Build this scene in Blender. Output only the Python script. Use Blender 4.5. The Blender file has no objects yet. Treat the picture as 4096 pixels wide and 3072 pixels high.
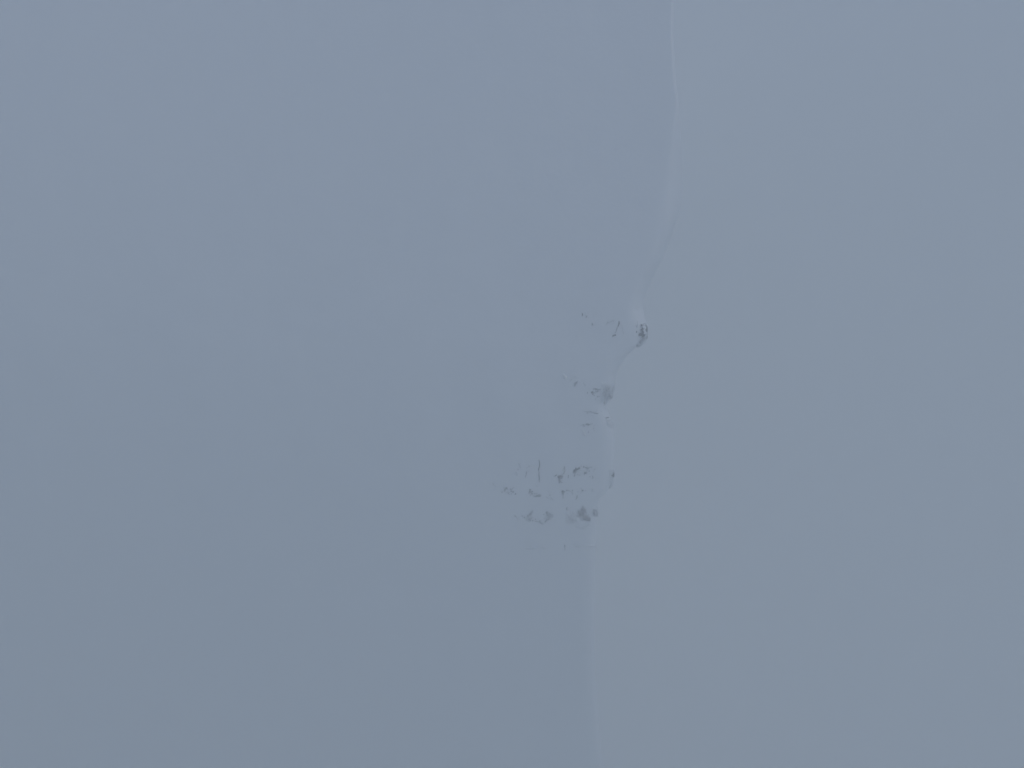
import bpy, math
import numpy as np
from mathutils import Vector

S = bpy.context.scene
COL = S.collection
R = math.radians

# ------------------------------------------------------------------ camera
PITCH = R(-12.0)
HFOV = R(40.0)
cam_data = bpy.data.cameras.new("camera")
cam_data.sensor_width = 36.0
cam_data.angle = HFOV
cam_data.clip_start = 0.1
cam_data.clip_end = 8000.0
cam = bpy.data.objects.new("camera", cam_data)
cam.location = (0, 0, 0)
cam.rotation_euler = (R(90) + PITCH, 0, 0)
COL.objects.link(cam)
S.camera = cam

# ------------------------------------------------------------------ world + sun
SUN_EL, SUN_AZ = R(58), R(137)       # azimuth clockwise from +Y
w = bpy.data.worlds.new("World"); S.world = w; w.use_nodes = True
nt = w.node_tree
bg = nt.nodes["Background"]
sky = nt.nodes.new("ShaderNodeTexSky")
sky.sky_type = 'NISHITA'; sky.sun_disc = False
sky.sun_elevation = SUN_EL; sky.sun_rotation = SUN_AZ
sky.altitude = 1800; sky.air_density = 1.0; sky.dust_density = 2.5; sky.ozone_density = 1.0
nt.links.new(sky.outputs[0], bg.inputs[0])
bg.inputs[1].default_value = 0.088

sd = bpy.data.lights.new("sun", 'SUN'); sd.energy = 0.5; sd.angle = R(35)
sd.color = (1.0, 0.95, 0.88)
sun = bpy.data.objects.new("sun", sd); COL.objects.link(sun)
dv = Vector((math.sin(SUN_AZ)*math.cos(SUN_EL), math.cos(SUN_AZ)*math.cos(SUN_EL), math.sin(SUN_EL)))
sun.rotation_euler = (-dv).to_track_quat('-Z', 'Y').to_euler()
sun.location = (0, 0, 50)

S.view_settings.view_transform = 'Standard'
S.view_settings.look = 'None'
S.view_settings.gamma = 1.0
S.view_settings.use_curve_mapping = False
S.view_settings.exposure = 0.165
cy = S.cycles
cy.max_bounces = 16; cy.diffuse_bounces = 4; cy.volume_bounces = 14
cy.transparent_max_bounces = 8
cy.use_denoising = True
cy.use_adaptive_sampling = False
cy.caustics_reflective = False; cy.caustics_refractive = False

# ------------------------------------------------------------------ noise (numpy value noise)
_rs = np.random.RandomState(7)
_T = _rs.rand(256, 256)
def vn(x, y):
    xi = np.floor(x).astype(int); yi = np.floor(y).astype(int)
    fx = x - xi; fy = y - yi
    fx = fx*fx*fx*(fx*(fx*6-15)+10); fy = fy*fy*fy*(fy*(fy*6-15)+10)
    a = _T[xi & 255, yi & 255]; b = _T[(xi+1) & 255, yi & 255]
    c = _T[xi & 255, (yi+1) & 255]; d = _T[(xi+1) & 255, (yi+1) & 255]
    return (a*(1-fx)+b*fx)*(1-fy) + (c*(1-fx)+d*fx)*fy - 0.5
def fbm(x, y, o=4):
    s = 0; a = 1.0
    for i in range(o):
        s = s + a*vn(x*2**i + 17.3*i, y*2**i + 5.1*i); a *= 0.5
    return s

# ------------------------------------------------------------------ the cliff's shape
# depth of the buttress edge at each height: it leans back beneath its upper step
def Y0(z):
    zz = np.asarray(z, float) + 9.0
    lean = 0.66*(np.sqrt(zz*zz+140)-11.83)                    # leans back under the edge...
    lean = 26*(1-np.exp(-lean/26))
    up = 0.4*(np.sqrt(zz*zz+200)-14.142)                       # ...and slopes away above it
    return 51.0 + np.where(zz < 0, lean, up)

F = 2048/math.tan(HFOV/2)
cp, sp = math.cos(PITCH), math.sin(PITCH)
def ray(px, py):
    """photograph coordinates (4096 x 3072) -> direction with y = 1"""
    u = (np.asarray(px, float)-2048)/F; v = (1536-np.asarray(py, float))/F
    dy = cp - v*sp; dz = sp + v*cp
    return u/dy, dz/dy
# right-hand outline of the buttress
EDGE = [(2705, -400), (2702, -100), (2700, 150), (2712, 350), (2742, 480), (2785, 610), (2810, 720), (2812, 800), (2794, 870), (2749, 960),
        (2700, 1050), (2645, 1130), (2604, 1200), (2586, 1245), (2588, 1280), (2594, 1312), (2595, 1341), (2589, 1363), (2576, 1380),
        (2552, 1400), (2520, 1430), (2486, 1480), (2469, 1520), (2466, 1545), (2457, 1572), (2448, 1593), (2434, 1608),
        (2420, 1632), (2428, 1660), (2444, 1680), (2456, 1710), (2464, 1771), (2461, 1834), (2456, 1900), (2450, 1945),
        (2432, 1990), (2404, 2015), (2396, 2038), (2391, 2080), (2388, 2133), (2385, 2223), (2381, 2400), (2381, 2700),
        (2396, 2900), (2412, 3072), (2440, 3500)]
_ez, _ex = [], []
for px, py in EDGE:
    dx, dz = ray(px, py)
    t = 60.0
    for _ in range(200):
        t = 0.8*t + 0.2*min(float(Y0(dz*t)), 400.0)
    _ez.append(float(dz*t)); _ex.append(float(dx*t))
_o = np.argsort(_ez); _ez = np.array(_ez)[_o]; _ex = np.array(_ex)[_o]
def XE(z): return np.interp(z, _ez, _ex)
_sz = np.linspace(-100, 30, 400)
_sx = sum(math.exp(-(k/9.0)**2)*XE(_sz+k) for k in range(-20, 21))/sum(math.exp(-(k/9.0)**2) for k in range(-20, 21))

LEFT_SLOPE = 0.5
def wall_y(x, z):
    """front face of the buttress, x up to its edge"""
    xe = XE(z); s = np.maximum(xe - x, 0.0)
    sE = np.minimum(s, 60)
    xe_s = np.interp(z, _sz, _sx)
    sl = np.maximum(xe_s - x, 0)
    y = Y0(z) + LEFT_SLOPE*sl
    # rounding into the edge
    k = np.clip((np.asarray(z, float)+9.3)/5, 0, 1); k = k*k*(3-2*k)
    t = np.maximum(np.asarray(z, float)+9.3, 0)
    fade = 1-np.clip((t-4.5)/4.5, 0, 1); fade = fade*fade*(3-2*fade)
    r = 0.6 - 0.35*k + 3.2*(1-np.exp(-t**1.5/14))*fade
    D = 0.6 + 22*(1-np.exp(-t*t/34))*fade**0.8
    q = np.clip(1 - s/r, 0, 1)
    q = q**(1+0.9*k)
    y = y + D*(1-np.sqrt(np.maximum(1-q*q, 0)))
    a = np.clip(s/3.0, 0, 1)
    a = a*a*(3-2*a)
    y = y - a*(1-0.65*k)*(0.2*fbm(x*0.11+3, z*0.10, 2) + 0.13*fbm(x*0.5+9, z*0.33+2, 3))
    return y
def wall_pt(px, py):
    dx, dz = ray(px, py)
    t = np.full(np.shape(dx), 80.0)
    for _ in range(60):
        t = 0.45*t + 0.55*np.clip(wall_y(dx*t, dz*t), 20, 200)
    return dx*t, t, dz*t

# ------------------------------------------------------------------ materials
def new_mat(name):
    m = bpy.data.materials.new(name); m.use_nodes = True
    return m, m.node_tree, m.node_tree.nodes["Principled BSDF"]
def noise(nt, scale, detail=6, rough=0.6, vec=None):
    n = nt.nodes.new("ShaderNodeTexNoise"); n.inputs['Scale'].default_value = scale
    n.inputs['Detail'].default_value = detail; n.inputs['Roughness'].default_value = rough
    if vec: nt.links.new(vec, n.inputs['Vector'])
    return n
def mixc(nt, fac, a, b):
    m = nt.nodes.new("ShaderNodeMix"); m.data_type = 'RGBA'
    if hasattr(fac, 'links') or not isinstance(fac, (int, float)): nt.links.new(fac, m.inputs[0])
    else: m.inputs[0].default_value = fac
    for v, k in ((a, 6), (b, 7)):
        if isinstance(v, tuple): m.inputs[k].default_value = (*v, 1)
        else: nt.links.new(v, m.inputs[k])
    return m.outputs[2]
def mr(nt, v, a, b, c=0.0, d=1.0):
    m = nt.nodes.new("ShaderNodeMapRange"); nt.links.new(v, m.inputs[0])
    for i, k in enumerate((a, b, c, d)): m.inputs[i+1].default_value = k
    return m.outputs[0]
def add(nt, a, b, op='ADD'):
    m = nt.nodes.new("ShaderNodeMath"); m.operation = op
    for i, v in enumerate((a, b)):
        if isinstance(v, (int, float)): m.inputs[i].default_value = v
        else: nt.links.new(v, m.inputs[i])
    return m.outputs[0]

SNOW_A, SNOW_B = (0.865, 0.88, 0.885), (0.895, 0.905, 0.91)
def snow_material():
    m, nt, b = new_mat("wind_packed_snow")
    co = nt.nodes.new("ShaderNodeTexCoord").outputs['Object']
    n1 = noise(nt, 0.25, 5, 0.55, co)
    nt.links.new(mixc(nt, n1.outputs[0], SNOW_A, SNOW_B), b.inputs['Base Color'])
    b.inputs['Roughness'].default_value = 0.9
    b.inputs['Specular IOR Level'].default_value = 0.15
    n2 = noise(nt, 1.3, 7, 0.6, co)
    bp = nt.nodes.new("ShaderNodeBump"); bp.inputs['Strength'].default_value = 0.35; bp.inputs['Distance'].default_value = 0.12
    nt.links.new(n2.outputs[0], bp.inputs['Height']); nt.links.new(bp.outputs[0], b.inputs['Normal'])
    return m
def rock_material(name, c1, c2):
    """stone with snow and rime lodged on it; mesh attribute 'snow_cover' says how much"""
    m, nt, b = new_mat(name)
    co = nt.nodes.new("ShaderNodeTexCoord").outputs['Object']
    n1 = noise(nt, 4.0, 8, 0.65, co)
    stone = mixc(nt, mr(nt, n1.outputs[0], 0.35, 0.65), c1, c2)
    at = nt.nodes.new("ShaderNodeAttribute"); at.attribute_name = 'snow_cover'
    n2 = noise(nt, 5.5, 7, 0.68, co)
    # cover + (noise-0.5) around a soft threshold
    v = add(nt, at.outputs['Fac'], add(nt, add(nt, n2.outputs[0], -0.5), 1.5, 'MULTIPLY'))
    f = mr(nt, v, 0.25, 0.85)
    nt.links.new(mixc(nt, f, stone, (0.85, 0.865, 0.87)), b.inputs['Base Color'])
    b.inputs['Roughness'].default_value = 0.85
    n3 = noise(nt, 7, 6, 0.6, co)
    bp = nt.nodes.new("ShaderNodeBump"); bp.inputs['Strength'].default_value = 0.5; bp.inputs['Distance'].default_value = 0.06
    nt.links.new(n3.outputs[0], bp.inputs['Height']); nt.links.new(bp.outputs[0], b.inputs['Normal'])
    return m
M_SNOW = snow_material()
M_ROCK = rock_material("slate_rock", (0.022, 0.027, 0.029), (0.075, 0.085, 0.088))
M_BROWN = rock_material("brownish_rock", (0.085, 0.07, 0.072), (0.15, 0.125, 0.125))

# ------------------------------------------------------------------ mesh helpers
def grid_mesh(name, P, mat, parent=None, smooth=True):
    nr, nc = P.shape[:2]
    idx = np.arange(nr*nc).reshape(nr, nc)
    q = np.stack([idx[:-1, :-1], idx[:-1, 1:], idx[1:, 1:], idx[1:, :-1]], -1).reshape(-1, 4)
    me = bpy.data.meshes.new(name)
    me.from_pydata(P.reshape(-1, 3).tolist(), [], q.tolist())
    me.materials.append(mat)
    me.polygons.foreach_set('use_smooth', [smooth]*len(me.polygons))
    o = bpy.data.objects.new(name, me); COL.objects.link(o)
    if parent: o.parent = parent
    return o

# snow cliff: front face, rounded edge, side running back, plateau on top
zs = np.concatenate([np.linspace(-92, -50, 70)[:-1], np.linspace(-50, -6, 380)[:-1], np.linspace(-6, 6.2, 90)[:-1], np.linspace(6.2, 24, 60)])
sm = np.concatenate([np.linspace(150, 30, 60)[:-1], np.linspace(30, 14, 150)[:-1], 14*np.linspace(1, 0, 150)**2.0])
rows = []
for z in zs:
    xe = float(XE(z))
    x = xe - sm
    y = wall_y(x, np.full_like(x, z))
    yl = y[-1]
    k = np.concatenate([np.linspace(0.3, 6, 14), np.linspace(8, 160, 26)])
    bx = xe - 0.05*k + 0.35*fbm(k*0.3, np.full_like(k, z*0.3), 3)*np.clip(k/4, 0, 1)
    by = yl + k
    row = np.stack([np.concatenate([x, bx]), np.concatenate([y, by]), np.full(len(x)+len(bx), z)], -1)
    rows.append(row)
# crest: pull rows back over a rounded lip
top = rows[-1]
ctr = np.array([-70.0, 170.0])
for i in range(1, 14):
    f = (i/13)**1.5*0.96
    r = top.copy()
    r[:, 0] = top[:, 0]*(1-f) + ctr[0]*f
    r[:, 1] = top[:, 1]*(1-f) + ctr[1]*f
    r[:, 2] = top[:, 2] + 1.2*math.sin(min(i/5, 1)*math.pi/2)
    rows.append(r)
cliff = grid_mesh("cliff", np.array(rows), M_SNOW)
cliff['kind'] = 'structure'
cliff['label'] = 'steep snow plastered cliff face with its right edge fading into fog'

# snowfield under and around the cliff, out past where anything can be seen
gx = np.concatenate([np.linspace(-2500, -220, 24)[:-1], np.linspace(-220, 320, 150)[:-1], np.linspace(320, 2500, 24)])
gy = np.concatenate([np.linspace(-2500, -60, 22)[:-1], np.linspace(-60, 420, 140)[:-1], np.linspace(420, 2500, 24)])
X, Y = np.meshgrid(gx, gy)
Z = -72 - 0.03*(X) + 9*fbm(X*0.012, Y*0.012, 4) + 1.2*fbm(X*0.09, Y*0.09, 3)
Z = np.where(np.abs(X) > 1000, -72 - 0.03*np.sign(X)*1000 + 9*fbm(X*0.012, Y*0.012, 1), Z)
ground = grid_mesh("snowfield", np.stack([X, Y, Z], -1), M_SNOW)
ground['kind'] = 'structure'
ground['label'] = 'snowfield below the cliff lost in fog'

# ------------------------------------------------------------------ rocks that show through the snow
def sdf_poly(px, py, pts):
    d = np.full(px.shape, 1e18); inside = np.zeros(px.shape, bool)
    n = len(pts)
    for i in range(n):
        ax, ay = pts[i]; bx, by = pts[(i+1) % n]
        ex, ey = bx-ax, by-ay
        wx, wy = px-ax, py-ay
        t = np.clip((wx*ex+wy*ey)/(ex*ex+ey*ey+1e-12), 0, 1)
        d = np.minimum(d, (wx-ex*t)**2 + (wy-ey*t)**2)
        c = ((ay > py) != (by > py)) & (px < (bx-ax)*(py-ay)/((by-ay) if by != ay else 1e-9)+ax)
        inside ^= c
    d = np.sqrt(d)
    return np.where(inside, d, -d)
def sdf_stroke(px, py, pts):
    out = np.full(px.shape, -1e9)
    if len(pts) == 1: pts = pts*2
    for (ax, ay, ar), (bx, by, br) in zip(pts[:-1], pts[1:]):
        ex, ey = bx-ax, by-ay
        t = np.clip(((px-ax)*ex+(py-ay)*ey)/(ex*ex+ey*ey+1e-9), 0, 1)
        d = np.hypot(px-ax-ex*t, py-ay-ey*t)
        out = np.maximum(out, ar+(br-ar)*t-d)
    return out

_seed = [0]
def rock_mesh(name, shapes, cover=0.2, soft=2.5, rough=0.8, height=0.30, mat=None, parent=None, lift=0.0, res=None, holes=()):
    """A lump of stone set into the wall. shapes: list of outlines ('p', points) or strokes ('s', points with radius),
    measured on the photograph and laid on the cliff's real surface; it has a front that bulges out of the snow and a back buried in it."""
    _seed[0] += 1
    sd = _seed[0]*13.7
    allp = [(p[0], p[1], p[2] if len(p) > 2 else 0) for _, pts in shapes for p in pts]
    m = 3.0
    x0 = min(p[0]-p[2] for p in allp)-m; x1 = max(p[0]+p[2] for p in allp)+m
    y0 = min(p[1]-p[2] for p in allp)-m; y1 = max(p[1]+p[2] for p in allp)+m
    st = res or max(0.45, min(1.2, max(x1-x0, y1-y0)/70))
    nx = int((x1-x0)/st)+2; ny = int((y1-y0)/st)+2
    gx, gy = np.meshgrid(np.linspace(x0, x1, nx), np.linspace(y0, y1, ny))
    wx = gx + rough*2.2*fbm(gx*0.22+sd, gy*0.22, 3) + rough*0.8*vn(gx*0.9+sd, gy*0.9+3)
    wy = gy + rough*2.2*fbm(gx*0.22+40, gy*0.22+sd, 3) + rough*0.8*vn(gx*0.9+9, gy*0.9+sd)
    d = np.full(gx.shape, -1e9)
    for k, pts in shapes:
        d = np.maximum(d, sdf_poly(wx, wy, pts) if k == 'p' else sdf_stroke(wx, wy, pts))
    for k, pts in holes:
        d = np.minimum(d, -(sdf_poly(wx, wy, pts) if k == 'p' else sdf_stroke(wx, wy, pts)))
    X, Y, Z = wall_pt(gx, gy)
    mpp = Y/F
    dm = d*mpp
    h = np.where(dm > 0, height*(1-np.exp(-dm*1.6/height)) + 0.012, dm*1.4)
    h = h + np.where(dm > 0, np.minimum(dm, 0.25)*0.8*fbm(gx*0.35+sd, gy*0.35, 4), 0) + lift
    # outward direction: towards the open air in front of the wall
    keep = (d > -1.6)
    ok = keep[:-1, :-1] | keep[1:, :-1] | keep[:-1, 1:] | keep[1:, 1:]
    front = np.stack([X, Y-h, Z], -1)
    back = np.stack([X, Y+0.35+height, Z], -1)
    cov = np.clip(cover + np.clip(1-d/max(soft, .01), 0, 1)*(0.18 + 0.35*min(cover, 0.6))*(1 if soft > 0 else 0), 0, 1.3)
    used = np.zeros(gx.shape, bool)
    used[:-1, :-1] |= ok; used[1:, :-1] |= ok; used[:-1, 1:] |= ok; used[1:, 1:] |= ok
    num = -np.ones(gx.shape, int); num[used] = np.arange(used.sum()); N = int(used.sum())
    V = np.concatenate([front[used], back[used]])
    ij = np.argwhere(ok)
    a = num[ij[:, 0], ij[:, 1]]; b = num[ij[:, 0], ij[:, 1]+1]; c = num[ij[:, 0]+1, ij[:, 1]+1]; e = num[ij[:, 0]+1, ij[:, 1]]
    faces = np.stack([a, e, c, b], -1).tolist() + (np.stack([a, b, c, e], -1)+N).tolist()
    okp = np.pad(ok, 1)
    for i, j in ij:
        for (di, dj, p, q) in ((-1, 0, (i, j), (i, j+1)), (1, 0, (i+1, j+1), (i+1, j)), (0, -1, (i+1, j), (i, j)), (0, 1, (i, j+1), (i+1, j+1))):
            if not okp[i+1+di, j+1+dj]:
                u, v = num[p], num[q]
                faces.append((int(u), int(v), int(v)+N, int(u)+N))
    org = front[used].mean(0)
    me = bpy.data.meshes.new(name)
    me.from_pydata((V-org).tolist(), [], faces)
    at = me.attributes.new('snow_cover', 'FLOAT', 'POINT')
    cu = cov[used]
    at.data.foreach_set('value', np.concatenate([cu, cu]).astype(np.float32))
    me.materials.append(mat or M_ROCK)
    me.polygons.foreach_set('use_smooth', [True]*len(me.polygons))
    o = bpy.data.objects.new(name, me); COL.objects.link(o)
    if parent:
        o.parent = parent; o.location = Vector(org) - parent.location
    else:
        o.location = org
    return o
def tag(o, label, cat, group=None):
    o['label'] = label; o['category'] = cat
    if group: o['group'] = group
    return o
def P(ox, oy, s, pts): return [(ox+p[0]/s, oy+p[1]/s) for p in pts]

# --- the dark outcrop on the edge: stone, rimed underside with the overhang's shade painted in, snow lodged on it
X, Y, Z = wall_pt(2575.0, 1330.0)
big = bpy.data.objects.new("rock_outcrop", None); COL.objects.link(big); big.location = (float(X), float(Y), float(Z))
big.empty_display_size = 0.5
tag(big, 'largest, darkest jagged outcrop at the cliff edge with a rimed flank of painted shade curving below', 'rock outcrop')
q = lambda pts: P(2540, 1270, 12.76, pts)
rock_mesh("shade_flank", [('p', q([(320, 330), (480, 270), (600, 320), (650, 470), (680, 640), (696, 800), (684, 900), (640, 1060),
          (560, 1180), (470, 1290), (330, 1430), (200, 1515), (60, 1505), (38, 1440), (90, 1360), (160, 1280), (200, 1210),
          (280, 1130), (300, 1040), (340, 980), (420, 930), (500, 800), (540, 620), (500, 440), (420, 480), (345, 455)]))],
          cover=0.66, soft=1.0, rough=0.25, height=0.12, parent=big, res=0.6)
rock_mesh("bare_rock", [('p', q([(300, 605), (352, 588), (372, 535), (405, 585), (415, 495), (445, 540), (505, 545), (470, 595), (540, 600),
          (572, 560), (560, 470), (528, 415), (580, 415), (612, 520), (618, 620), (600, 710), (560, 735), (530, 780), (500, 800),
          (525, 830), (480, 900), (420, 955), (350, 935), (320, 895), (215, 890), (195, 865), (245, 812), (320, 825), (370, 850),
          (395, 890), (412, 860), (410, 790), (375, 800), (365, 740), (390, 680), (350, 625)])),
          ('s', [(2565.2, 1299, 1.0), (2566.5, 1300.5, 0.8)])],
          cover=0.02, soft=1.2, rough=0.25, height=0.4, parent=big, lift=0.10, res=0.4,
          holes=[('s', [(2576.0, 1318.2, 2.3)]), ('s', [(2578, 1324, 1.5), (2581, 1326.5, 1.5)]), ('s', [(2561, 1337.5, 1.6), (2563, 1337.5, 1.2)])])
for pts, lab in (([(2576.0, 1318.2, 2.6)], None), ([(2578, 1324, 1.9), (2581, 1326.5, 1.8)], None), ([(2576, 1330.5, 1.2), (2579, 1330, 1)], None),
                 ([(2575, 1306, 3.6), (2578, 1308, 3.5)], None)):
    o = rock_mesh("snow_patch", [('s', pts)], cover=1.3, soft=0, rough=0.3, height=0.2, parent=big, lift=0.22, mat=M_SNOW, res=0.5)

G1 = 'rocks showing through the snow on the upper step of the cliff'
G2 = 'rocks showing through the snow on the middle step of the cliff'
G3 = 'rocks showing through the snow on the lower cliff'
def rock(kind, label, shapes, cat, group, **k):
    if 0.3 < k['cover'] < 0.8: k['cover'] -= 0.10
    return tag(rock_mesh(kind, shapes, **k), label, cat, group)
s = lambda *pts: ('s', list(pts))
p = lambda *pts: ('p', list(pts))
SEAM, ROCK, LEDGE = 'rock seam', 'rock', 'rock ledge'

# upper step
rock('rock_seam', 'tiny dark sliver of rock farthest left beside the upper rocks', [s((2328.4, 1252.5, .9), (2329.8, 1259.5, 1.3), (2328, 1264, 1.1))], SEAM, G1, cover=0, soft=0.6, rough=.2)
rock('rock_seam', 'faint upright streak of painted shade just right of the tiny dark sliver', [s((2343, 1248, 2.5), (2344, 1262, 3))], SEAM, G1, cover=.85)  # soft shadow of a snow undulation, put into the streak's colour
rock('rock_seam', 'faint short upright streak above the small triangular rock', [s((2377.5, 1249, 1.2), (2375.7, 1264, 1.6))], SEAM, G1, cover=.7, soft=1.5)
rock('rock', 'small triangular grey rock left of the long forked seam', [p((2368.5, 1290), (2374.6, 1301.5), (2365.2, 1301.5))], ROCK, G1, cover=.25, soft=2, rough=.3)
rock('rock_seam', 'pale diagonal seam rising to the right between the triangular rock and the long seam', [s((2423.6, 1296.5, 2), (2441, 1286.8, 1.8), (2459, 1278, 1.2))], SEAM, G1, cover=.55, soft=1.5, rough=.4)
rock('rock_seam', 'long thin dark seam running down to a knob, wider at its top', [s((2476, 1286, 2), (2476.3, 1292, 3), (2476, 1297, 2.6), (2472, 1305, 1.8), (2468, 1312, 1.6), (2464.5, 1322, 1.5), (2462, 1330, 1.2)), s((2459.5, 1331, 1.6), (2462, 1330.5, 1.3))], SEAM, G1, cover=.22, soft=2.2, rough=.3)
rock('rock', 'short slanting bar of dark rock just below the long seam', [s((2451, 1344, 2.5), (2461, 1340, 3.1))], ROCK, G1, cover=.16, soft=1.2, rough=.3)
rock('rock_seam', 'faint curved seam just right of the long dark seam', [s((2486, 1301, 1.2), (2490.6, 1316, 1.6), (2493.3, 1335, 1.6))], SEAM, G1, cover=.65, soft=1.5, rough=.4)
rock('rock_seam', 'barely visible streak low on the left of the upper rocks', [s((2316, 1333, 1.6), (2314, 1345, 1.8))], SEAM, G1, cover=.75, soft=1.5)
rock('rock_seam', 'faint streak of painted shade just left of the largest outcrop', [s((2549, 1284, 1.8), (2551, 1302, 2.2))], SEAM, G1, cover=.75, soft=1.5)  # faint shadow patch on the snow, painted as a grey streak
# middle step
rock('rock', 'soft grey oval rock leaning right, at the left of the middle step', [s((2296.5, 1543, 5.5), (2302, 1535, 5.5), (2308, 1527.5, 3.5))], ROCK, G2, cover=.5, soft=4)
rock('rock', 'very faint pale blotch at the upper left of the middle step', [s((2253, 1498, 5), (2260, 1510, 8))], ROCK, G2, cover=.85, soft=4)
rock('rock_seam', 'hair thin seam above the leaning oval rock', [s((2302, 1499.5, 1.2), (2307.5, 1511, 1.5))], SEAM, G2, cover=.65, soft=1.2)
rock('rock_seam', 'short faint seam between the oval rock and the dark knob', [s((2335, 1530, 1.3), (2342, 1542, 1.8))], SEAM, G2, cover=.62, soft=1.3)
rock('rock', 'small round dark knob of rock on the middle step', [s((2364.5, 1571, 2), (2369, 1569.5, 4.6)), s((2370, 1577, 2.6))], ROCK, G2, cover=.2, soft=3, rough=.5)
rock('rock_ledge', 'dark hooked ledge with a thin tail curling up, above the round knob', [s((2373.6, 1554.5, 1), (2383.5, 1555, 2.4), (2391, 1557, 1.7), (2399.6, 1558.4, 1.3)), s((2384, 1556, 2), (2384, 1560, 1.8)), s((2399.6, 1558.4, 1), (2405, 1553, 1.1), (2406, 1541, 1.1))], LEDGE, G2, cover=.22, soft=1.6, rough=.4)
rock('rock_ledge', 'short thin ledge tucked right under the hooked ledge', [s((2381, 1564, 1.3), (2389, 1567.5, 2))], LEDGE, G2, cover=.3, soft=1.6, rough=.4)
rock('rock_ledge', 'faint level ledge under the round knob', [s((2387, 1588, 1.5), (2398.7, 1585.8, 1.5))], LEDGE, G2, cover=.45, soft=1.5, rough=.4)
rock('rimed_rock', 'broad pale slab of painted wall shade filling the corner of the middle step against the edge', [p((2406, 1530), (2440, 1532), (2462, 1546), (2455, 1568), (2447, 1585), (2436, 1600), (2420, 1618), (2404, 1602), (2398, 1572))], 'rimed rock', G2, cover=1.0, soft=3, rough=2.0, height=.04)  # shaded panel of the wall; the shade is in the slab's duller colour
rock('rock', 'small grey wedge at the very edge of the broad pale slab', [p((2434, 1584), (2451, 1581), (2448, 1590), (2444, 1594), (2440, 1590))], ROCK, G2, cover=.5, soft=2.5, lift=.1, rough=.5)
rock('rock_ledge', 'long level ledge with two dark knots below the round knob', [s((2334, 1645.5, .8), (2354, 1646.5, 1.2), (2369.8, 1649, 2), (2378, 1652, 1.3), (2383.5, 1652.5, 2.7), (2394, 1653.5, 1)), s((2385, 1649, .8), (2389, 1634, .9))], LEDGE, G2, cover=.42, soft=2.2, rough=.9)
rock('rock_ledge', 'short dark dash of rock near the edge under the broad pale slab', [s((2423, 1671.8, 1.7), (2434, 1669.8, 1.4))], LEDGE, G2, cover=.15, soft=1.2, rough=.3)
rock('rimed_rock', 'pale rimed slab hanging below the short dark dash', [p((2423, 1676), (2440, 1673), (2455, 1700), (2448, 1712), (2430, 1705))], 'rimed rock', G2, cover=.85, soft=5, rough=1.6, height=.06)
rock('rock_ledge', 'small dark peaked rock on a thin level ledge', [p((2344, 1699.5), (2346, 1692.5), (2349.5, 1695), (2352.5, 1692.5), (2357, 1697.5), (2363, 1699.5), (2352, 1701.5)), s((2322, 1700.5, .7), (2345, 1699.5, 1.3)), s((2357, 1697, 1), (2371, 1695, .8))], LEDGE, G2, cover=.32, soft=1.8, rough=.5)
rock('rock', 'tiny grey dot far left of the peaked rock', [s((2250, 1699.5, 1.6), (2254, 1699, 1.6))], ROCK, G2, cover=.55, soft=1.5)
rock('rock', 'tiny faint dot alone below the peaked rock', [s((2386, 1749, 2.8))], ROCK, G2, cover=.65, soft=2)
rock('rock', 'very faint mottled patch left below the peaked rock', [s((2330, 1722, 5), (2338, 1738, 7))], ROCK, G2, cover=.95, soft=4)
# lower cliff, upper band
rock('rock_seam', 'longest upright dark crooked seam left of the lower rocks', [s((2155.5, 1841, 1), (2158, 1850, 1.4), (2158.7, 1863, 1.4), (2154, 1877, 1.9), (2156, 1888, 1.1), (2155, 1901, 2), (2157.5, 1913, 2), (2157, 1928, 1))], SEAM, G3, cover=.22, soft=1.6, rough=.35)
rock('rock_seam', 'short thin dark stroke left of the longest crooked seam', [s((2106.5, 1886.5, 1), (2101.7, 1909, 1.5))], SEAM, G3, cover=.35, soft=1.3, rough=.2)
rock('rock_seam', 'faint slanting streak at the top left of the lower rocks', [s((2073.8, 1852, 2.2), (2082, 1870, 2.2))], SEAM, G3, cover=.65, soft=2)
rock('rock', 'very faint blotch just left of the crooked seam top', [s((2121, 1862, 5), (2127, 1861, 6))], ROCK, G3, cover=.92, soft=4)
rock('rock', 'very faint blotch under the faint slanting streak', [s((2054, 1890, 3), (2064, 1893, 5), (2068, 1902, 2))], ROCK, G3, cover=.85, soft=4)
rock('rock', 'faint pair of smudges farthest left of all the rocks', [s((1971.7, 1936.6, 2.6), (1976, 1930, 1.5)), s((1974, 1940, 1.5), (1983.7, 1944.6, 2.4))], ROCK, G3, cover=.68, soft=2.5)
rock('rock', 'mottled grey hook shaped rock second from the far left', [s((2016, 1965, 4), (2020, 1955, 4), (2026, 1950, 5), (2029, 1956, 3)), s((2028, 1967, 2), (2034, 1973.7, 3), (2039, 1978, 2))], ROCK, G3, cover=.55, soft=4, rough=1.2)
rock('rock', 'slanting grey rock just right of the hook shaped rock', [s((2041, 1955, 2), (2047, 1963, 3.2), (2051, 1969, 2.4)), s((2047, 1955, 1.6), (2055, 1951, 1.6))], ROCK, G3, cover=.52, soft=3)
rock('rock', 'small dark spot at the right foot of the slanting grey rock', [s((2060, 1977, 1.6), (2063, 1974.5, 2.8))], ROCK, G3, cover=.35, soft=2)
rock('rock', 'small grey knot under the foot of the longest crooked seam', [s((2143, 1936, 1.8)), s((2145, 1942, 3.6), (2149, 1945, 3))], ROCK, G3, cover=.65, soft=3)
rock('rock', 'grey curved rock leaning down right, left of the flat dark rock', [s((2122, 1958.5, 1.8), (2118, 1964, 2.4), (2123, 1968, 4), (2128, 1973, 3.5)), s((2130, 1978, 2.5))], ROCK, G3, cover=.45, soft=3)
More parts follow.
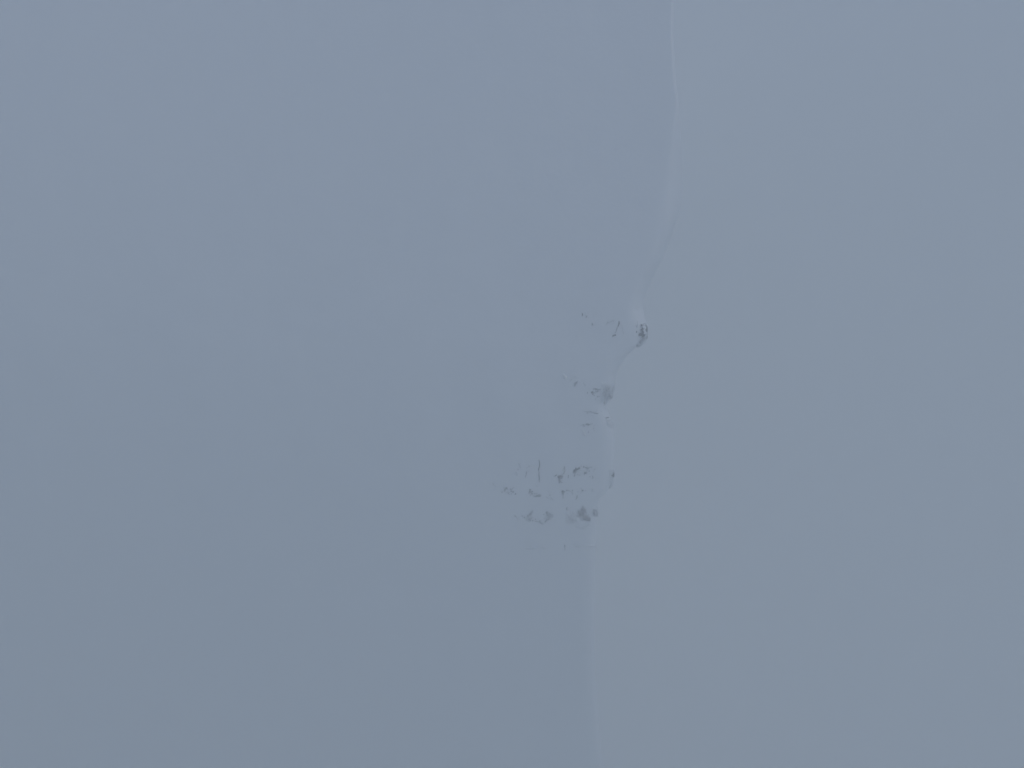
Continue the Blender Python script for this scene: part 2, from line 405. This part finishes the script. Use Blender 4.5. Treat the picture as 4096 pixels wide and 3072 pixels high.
rock('rock_ledge', 'flat dark wedge of rock below the longest crooked seam', [p((2133, 1984.5), (2150, 1980), (2154, 1977.5), (2163, 1977), (2167, 1983), (2161, 1988), (2145, 1988.5), (2135, 1987.5))], LEDGE, G3, cover=.3, soft=2.4, rough=.6)
rock('rock_seam', 'very faint upright seam right of the flat dark wedge', [s((2192.5, 1964, 1.5), (2191, 1979, 1.7))], SEAM, G3, cover=.75, soft=1.5)
rock('rock_seam', 'very faint seam sloping down right of the flat dark wedge', [s((2186.6, 1987, 1.7), (2196, 1995, 1.5), (2206.5, 2000, 1.5))], SEAM, G3, cover=.72, soft=1.5)
rock('rock_seam', 'tiny dark dash touching the brownish rock on its left', [s((2219.5, 1904.2, 1.5), (2226.6, 1899.8, 1.5))], SEAM, G3, cover=.1, soft=1.2, rough=.2)
rock('rock', 'brownish ragged rock in the middle of the lower cliff', [p((2229, 1903.5), (2239, 1900), (2251, 1901), (2251, 1914), (2243, 1918), (2243, 1925), (2252, 1931), (2243, 1930), (2232, 1926), (2233, 1916), (2229, 1911))], ROCK, G3, cover=.40, soft=3, mat=M_BROWN)
rock('rock', 'faint ragged fin of rock above the brownish rock', [p((2247, 1876), (2252, 1880), (2256, 1863), (2261, 1866), (2262, 1886), (2256, 1896), (2243, 1898), (2246, 1890), (2251, 1886))], ROCK, G3, cover=.65, soft=3)
rock('rock_seam', 'tiny upright dark dash between the brownish rock and the two legged rock', [s((2273.3, 1901.5, 1.2), (2272, 1912, 1.6))], SEAM, G3, cover=.25, soft=1.3, rough=.2)
rock('rock', 'dark arched rock with one long thin leg, on the lower cliff', [p((2290, 1889), (2293, 1881), (2299, 1876), (2303, 1870), (2308, 1873), (2319, 1869), (2322, 1874), (2311, 1880), (2304, 1886), (2301, 1892), (2295, 1895)), s((2300, 1891, 2.1), (2298, 1900, 1.9), (2295.6, 1907, 1.2))], ROCK, G3, cover=.32, soft=3, rough=.5)
rock('rimed_rock', 'pale brownish slab between the arched rock and the square rock', [p((2306, 1884), (2322, 1873), (2340, 1872), (2350, 1884), (2338, 1889), (2322, 1887), (2304, 1895))], 'rimed rock', G3, cover=.88, soft=4, height=.12, mat=M_BROWN)
rock('rock', 'small dark dot above the pale brownish slab', [s((2324.6, 1864.5, 2.3)), s((2319, 1871, 1.2))], ROCK, G3, cover=.3, soft=1.6, rough=.4)
rock('rock', 'ragged winged rock at the upper right of the arched rock', [s((2334, 1866, 1), (2342, 1869, 2), (2350, 1875, 3.2), (2354, 1870, 1.8), (2362, 1868.5, 2.2), (2369, 1868.5, 1.2))], ROCK, G3, cover=.42, soft=2.4)
rock('rock', 'small squarish grey rock under the winged rock', [p((2337, 1887.5), (2346, 1887), (2347.5, 1896), (2340, 1897), (2338.5, 1902), (2335, 1900))], ROCK, G3, cover=.4, soft=2.5, rough=.5)
rock('rock_seam', 'thin diagonal stroke right of the winged rock', [s((2382, 1871, .9), (2377, 1881, 1.2), (2372.5, 1888.5, 1.2))], SEAM, G3, cover=.5, soft=1.3, rough=.2)
rock('rock', 'tiny faint dash under the pale brownish slab', [s((2315, 1900.3, 1.2), (2321, 1900.3, 1.4))], ROCK, G3, cover=.5, soft=1.2)
rock('rock', 'tiny pair of faint dots below the diagonal stroke', [s((2366.5, 1916.7, 1.9)), s((2371, 1911, 1), (2384, 1911, 1), (2386, 1916, 1.3))], ROCK, G3, cover=.6, soft=1.5)
rock('rock', 'small dark notch of rock on the cliff edge at the right of the lower rocks', [p((2446.5, 1900), (2451, 1896), (2455.5, 1890), (2455.5, 1904), (2450, 1903.5))], ROCK, G3, cover=.2, soft=1.6, rough=.3, lift=.12)
rock('rimed_rock', 'pale upright rimed slab along the edge around the dark notch', [p((2438, 1876), (2456, 1874), (2455, 1905), (2451, 1940), (2440, 1955), (2436, 1920))], 'rimed rock', G3, cover=.9, soft=5, height=.12)
# lower cliff, second band
rock('rock', 'grey tooth shaped rock tapering down to a point', [p((2244, 1963), (2250, 1959), (2261, 1964), (2256, 1976), (2253.5, 1984), (2255, 1990), (2252, 1998), (2248.5, 1997.5), (2250.5, 1986), (2246, 1973))], ROCK, G3, cover=.5, soft=2.6, rough=.5)
rock('rock_seam', 'thin seam arching to the right from the tooth shaped rock', [s((2262, 1964, 1.5), (2268, 1960.5, 1.4), (2280, 1964, 1.3), (2289, 1970, 1.7), (2291.6, 1978, 1.4))], SEAM, G3, cover=.52, soft=1.4, rough=.4)
rock('rock_seam', 'short upright dark stroke under the arching seam end', [s((2308.8, 1982, 1.5), (2307.3, 1992, 2.1), (2301.8, 1998, 1.1))], SEAM, G3, cover=.38, soft=1.6, rough=.3)
rock('rock', 'faint mottled rock above the short upright stroke', [s((2316, 1976, 3), (2324, 1967, 4), (2333, 1968, 2.5)), s((2322, 1952, 2), (2328, 1958, 3))], ROCK, G3, cover=.70, soft=4, rough=1.2, mat=M_BROWN)
rock('rock', 'faint grey oval rock right of the mottled rock', [s((2370, 1955, 3), (2370, 1964, 5.5), (2377, 1960, 2))], ROCK, G3, cover=.72, soft=4)
# lower cliff, third band
rock('rock', 'small round grey rock alone above the large hazy rocks', [s((2266, 2036.5, 4.4), (2268, 2032, 3.5))], ROCK, G3, cover=.55, soft=3.5)
rock('rock_outcrop', 'large hazy dark outcrop in the lowest band near the edge', [p((2306, 2050), (2313, 2038), (2320, 2034), (2324, 2020), (2333, 2018), (2345, 2034), (2350, 2055), (2363, 2068), (2365, 2086), (2350, 2086), (2339, 2084), (2323, 2082), (2314, 2068), (2303, 2066))], 'rock outcrop', G3, cover=.60, soft=5, rough=1.6, mat=M_BROWN)
rock('rock_outcrop', 'squarish hazy grey outcrop on the edge in the lowest band', [p((2365, 2044), (2374, 2033), (2392, 2038), (2392, 2066), (2378, 2068), (2368, 2060))], 'rock outcrop', G3, cover=.68, soft=4, rough=1.2)
rock('rimed_rock', 'thin pale ledge under the large hazy outcrop', [s((2303, 2108, 3), (2318, 2112, 2.5), (2332, 2115, 4), (2345, 2106, 2.5), (2360, 2098, 3))], 'rimed rock', G3, cover=.84, soft=3)
rock('rimed_rock', 'very faint pale slab left of the large hazy outcrop', [p((2262, 2050), (2288, 2040), (2300, 2060), (2308, 2085), (2285, 2098), (2262, 2092))], 'rimed rock', G3, cover=1.0, soft=6, rough=2, height=.12)
rock('rock', 'left horn of the pale ring of rock in the lowest band', [p((2099, 2065), (2113, 2052), (2129, 2039), (2135, 2043), (2126, 2062), (2131, 2076), (2118, 2090), (2106, 2088), (2100, 2076))], ROCK, G3, cover=.72, soft=4, rough=1.4)
rock('rock', 'curved grey bowl at the bottom right of the pale ring of rock', [p((2131, 2076), (2150, 2084), (2158.7, 2078), (2174.6, 2080), (2185, 2065), (2180, 2045), (2190, 2042), (2201, 2052), (2214, 2050), (2216, 2065), (2198, 2078.5), (2186, 2088), (2170, 2099), (2153, 2091), (2134, 2085))], ROCK, G3, cover=.64, soft=4, rough=1.4)
rock('rock', 'short slanting smudge left of the pale ring of rock', [s((2058, 2062, 3), (2065, 2067, 4), (2071, 2078, 2.2))], ROCK, G3, cover=.66, soft=3)
rock('rock', 'small smudge touching the left horn of the pale ring', [s((2089, 2063, 4), (2094, 2070, 3.5))], ROCK, G3, cover=.72, soft=3)
rock('rock', 'tiny faint spot farthest left in the lowest band', [s((2022, 2061, 2.2), (2026, 2065, 2))], ROCK, G3, cover=.72, soft=2)
# bottom
rock('rock_ledge', 'faint level streak, bottom left of all the rocks', [s((2104, 2194, 3), (2125, 2193, 4), (2140, 2196, 4), (2155, 2191, 3), (2174, 2194, 3.5))], LEDGE, G3, cover=.78, soft=4, rough=1.4)
rock('rock_seam', 'faint upright bar between the two bottom streaks', [s((2258.5, 2178, 1.8), (2260, 2194, 2.6), (2258, 2205, 1.5))], SEAM, G3, cover=.58, soft=2.4)
rock('rock_ledge', 'broad faint streak beside the edge, bottom right of all the rocks', [s((2293, 2181, 4), (2312, 2186, 6), (2340, 2184, 4), (2362, 2182, 5), (2380, 2186, 4))], LEDGE, G3, cover=.82, soft=4, rough=1.4)

# tiny specks of stone scattered in each cluster, and thin films of rime round the rocks
def specks(seed, spots, group):
    rs = np.random.RandomState(seed)
    for (cx, cy_, sx, sy, n, where) in spots:
        for _ in range(n):
            x = cx + rs.normal()*sx*0.6; y = cy_ + rs.normal()*sy*0.6
            if x > float(np.interp(y, [e[1] for e in EDGE], [e[0] for e in EDGE])) - 5: continue
            r0 = rs.uniform(0.8, 2.1); a = rs.uniform(0, 3.14); l = rs.uniform(0, 3.5)
            rock('rock_speck', 'tiny grey speck of rock in the snow ' + where,
                 [s((x-l*math.cos(a)/2, y-l*math.sin(a)/2, r0*.7), (x+l*math.cos(a)/2, y+l*math.sin(a)/2, r0))],
                 'rock speck', group + ', ' + where, cover=rs.uniform(0, .5), soft=1.4, rough=.5, height=.12)
specks(1, [(2350, 1272, 26, 14, 5, 'around the small triangular rock'), (2440, 1290, 24, 14, 4, 'around the pale diagonal seam'),
           (2545, 1310, 8, 14, 3, 'just left of the largest outcrop')], 'specks on the upper step')
specks(2, [(2290, 1520, 26, 14, 5, 'around the leaning oval rock'), (2385, 1572, 22, 18, 9, 'around the round knob and hooked ledge'),
           (2435, 1560, 14, 18, 6, 'on the broad pale slab by the edge'), (2365, 1650, 26, 6, 4, 'along the ledge with two dark knots'),
           (2355, 1702, 22, 4, 5, 'along the thin ledge of the peaked rock'), (2350, 1725, 26, 10, 4, 'below the peaked rock')], 'specks on the middle step')
specks(3, [(2085, 1880, 28, 18, 6, 'around the short thin stroke'), (2125, 1865, 18, 14, 4, 'just left of the longest crooked seam'),
           (2022, 1962, 22, 12, 8, 'around the hook shaped rock'), (2048, 1965, 10, 8, 5, 'around the slanting grey rock'),
           (2125, 1968, 16, 10, 7, 'around the curved grey rock'), (2155, 1975, 22, 8, 5, 'above the flat dark wedge'),
           (2242, 1905, 16, 22, 11, 'around the brownish ragged rock'), (2300, 1885, 16, 12, 8, 'around the arched rock'),
           (2345, 1878, 22, 12, 12, 'around the winged rock'), (2370, 1905, 16, 10, 4, 'below the diagonal stroke'),
           (2325, 1965, 22, 14, 8, 'around the faint mottled rock'), (2255, 1972, 14, 14, 5, 'around the tooth shaped rock'),
           (2115, 2070, 24, 16, 6, 'around the left horn of the pale ring'), (2190, 2065, 22, 18, 8, 'around the grey bowl of the pale ring'),
           (2330, 2065, 40, 26, 12, 'around the large hazy outcrop'), (2378, 2050, 16, 16, 5, 'around the squarish hazy outcrop'),
           (2445, 1900, 6, 26, 4, 'beside the dark notch on the edge'), (2200, 1985, 14, 14, 3, 'right of the flat dark wedge')],
       'specks on the lower cliff')

# ------------------------------------------------------------------ fog
hx = 2700
V = [(x, y, z) for z in (-200, 28) for y in (-hx, hx) for x in (-hx, hx)]
me = bpy.data.meshes.new("haze")
me.from_pydata(V, [], [(0, 2, 3, 1), (4, 5, 7, 6), (0, 1, 5, 4), (1, 3, 7, 5), (3, 2, 6, 7), (2, 0, 4, 6)])
me.validate()
haze = bpy.data.objects.new("haze", me); COL.objects.link(haze)
haze['kind'] = 'stuff'
haze['label'] = 'thick even grey fog filling the air'
m = bpy.data.materials.new("fog_air"); m.use_nodes = True
nt = m.node_tree
nt.nodes.remove(nt.nodes["Principled BSDF"])
pv = nt.nodes.new("ShaderNodeVolumePrincipled")
pv.inputs['Density'].default_value = 0.015
pv.inputs['Color'].default_value = (0.972, 0.985, 0.975, 1)
pv.inputs['Anisotropy'].default_value = 0.0
nt.links.new(pv.outputs[0], nt.nodes["Material Output"].inputs['Volume'])
me.materials.append(m)
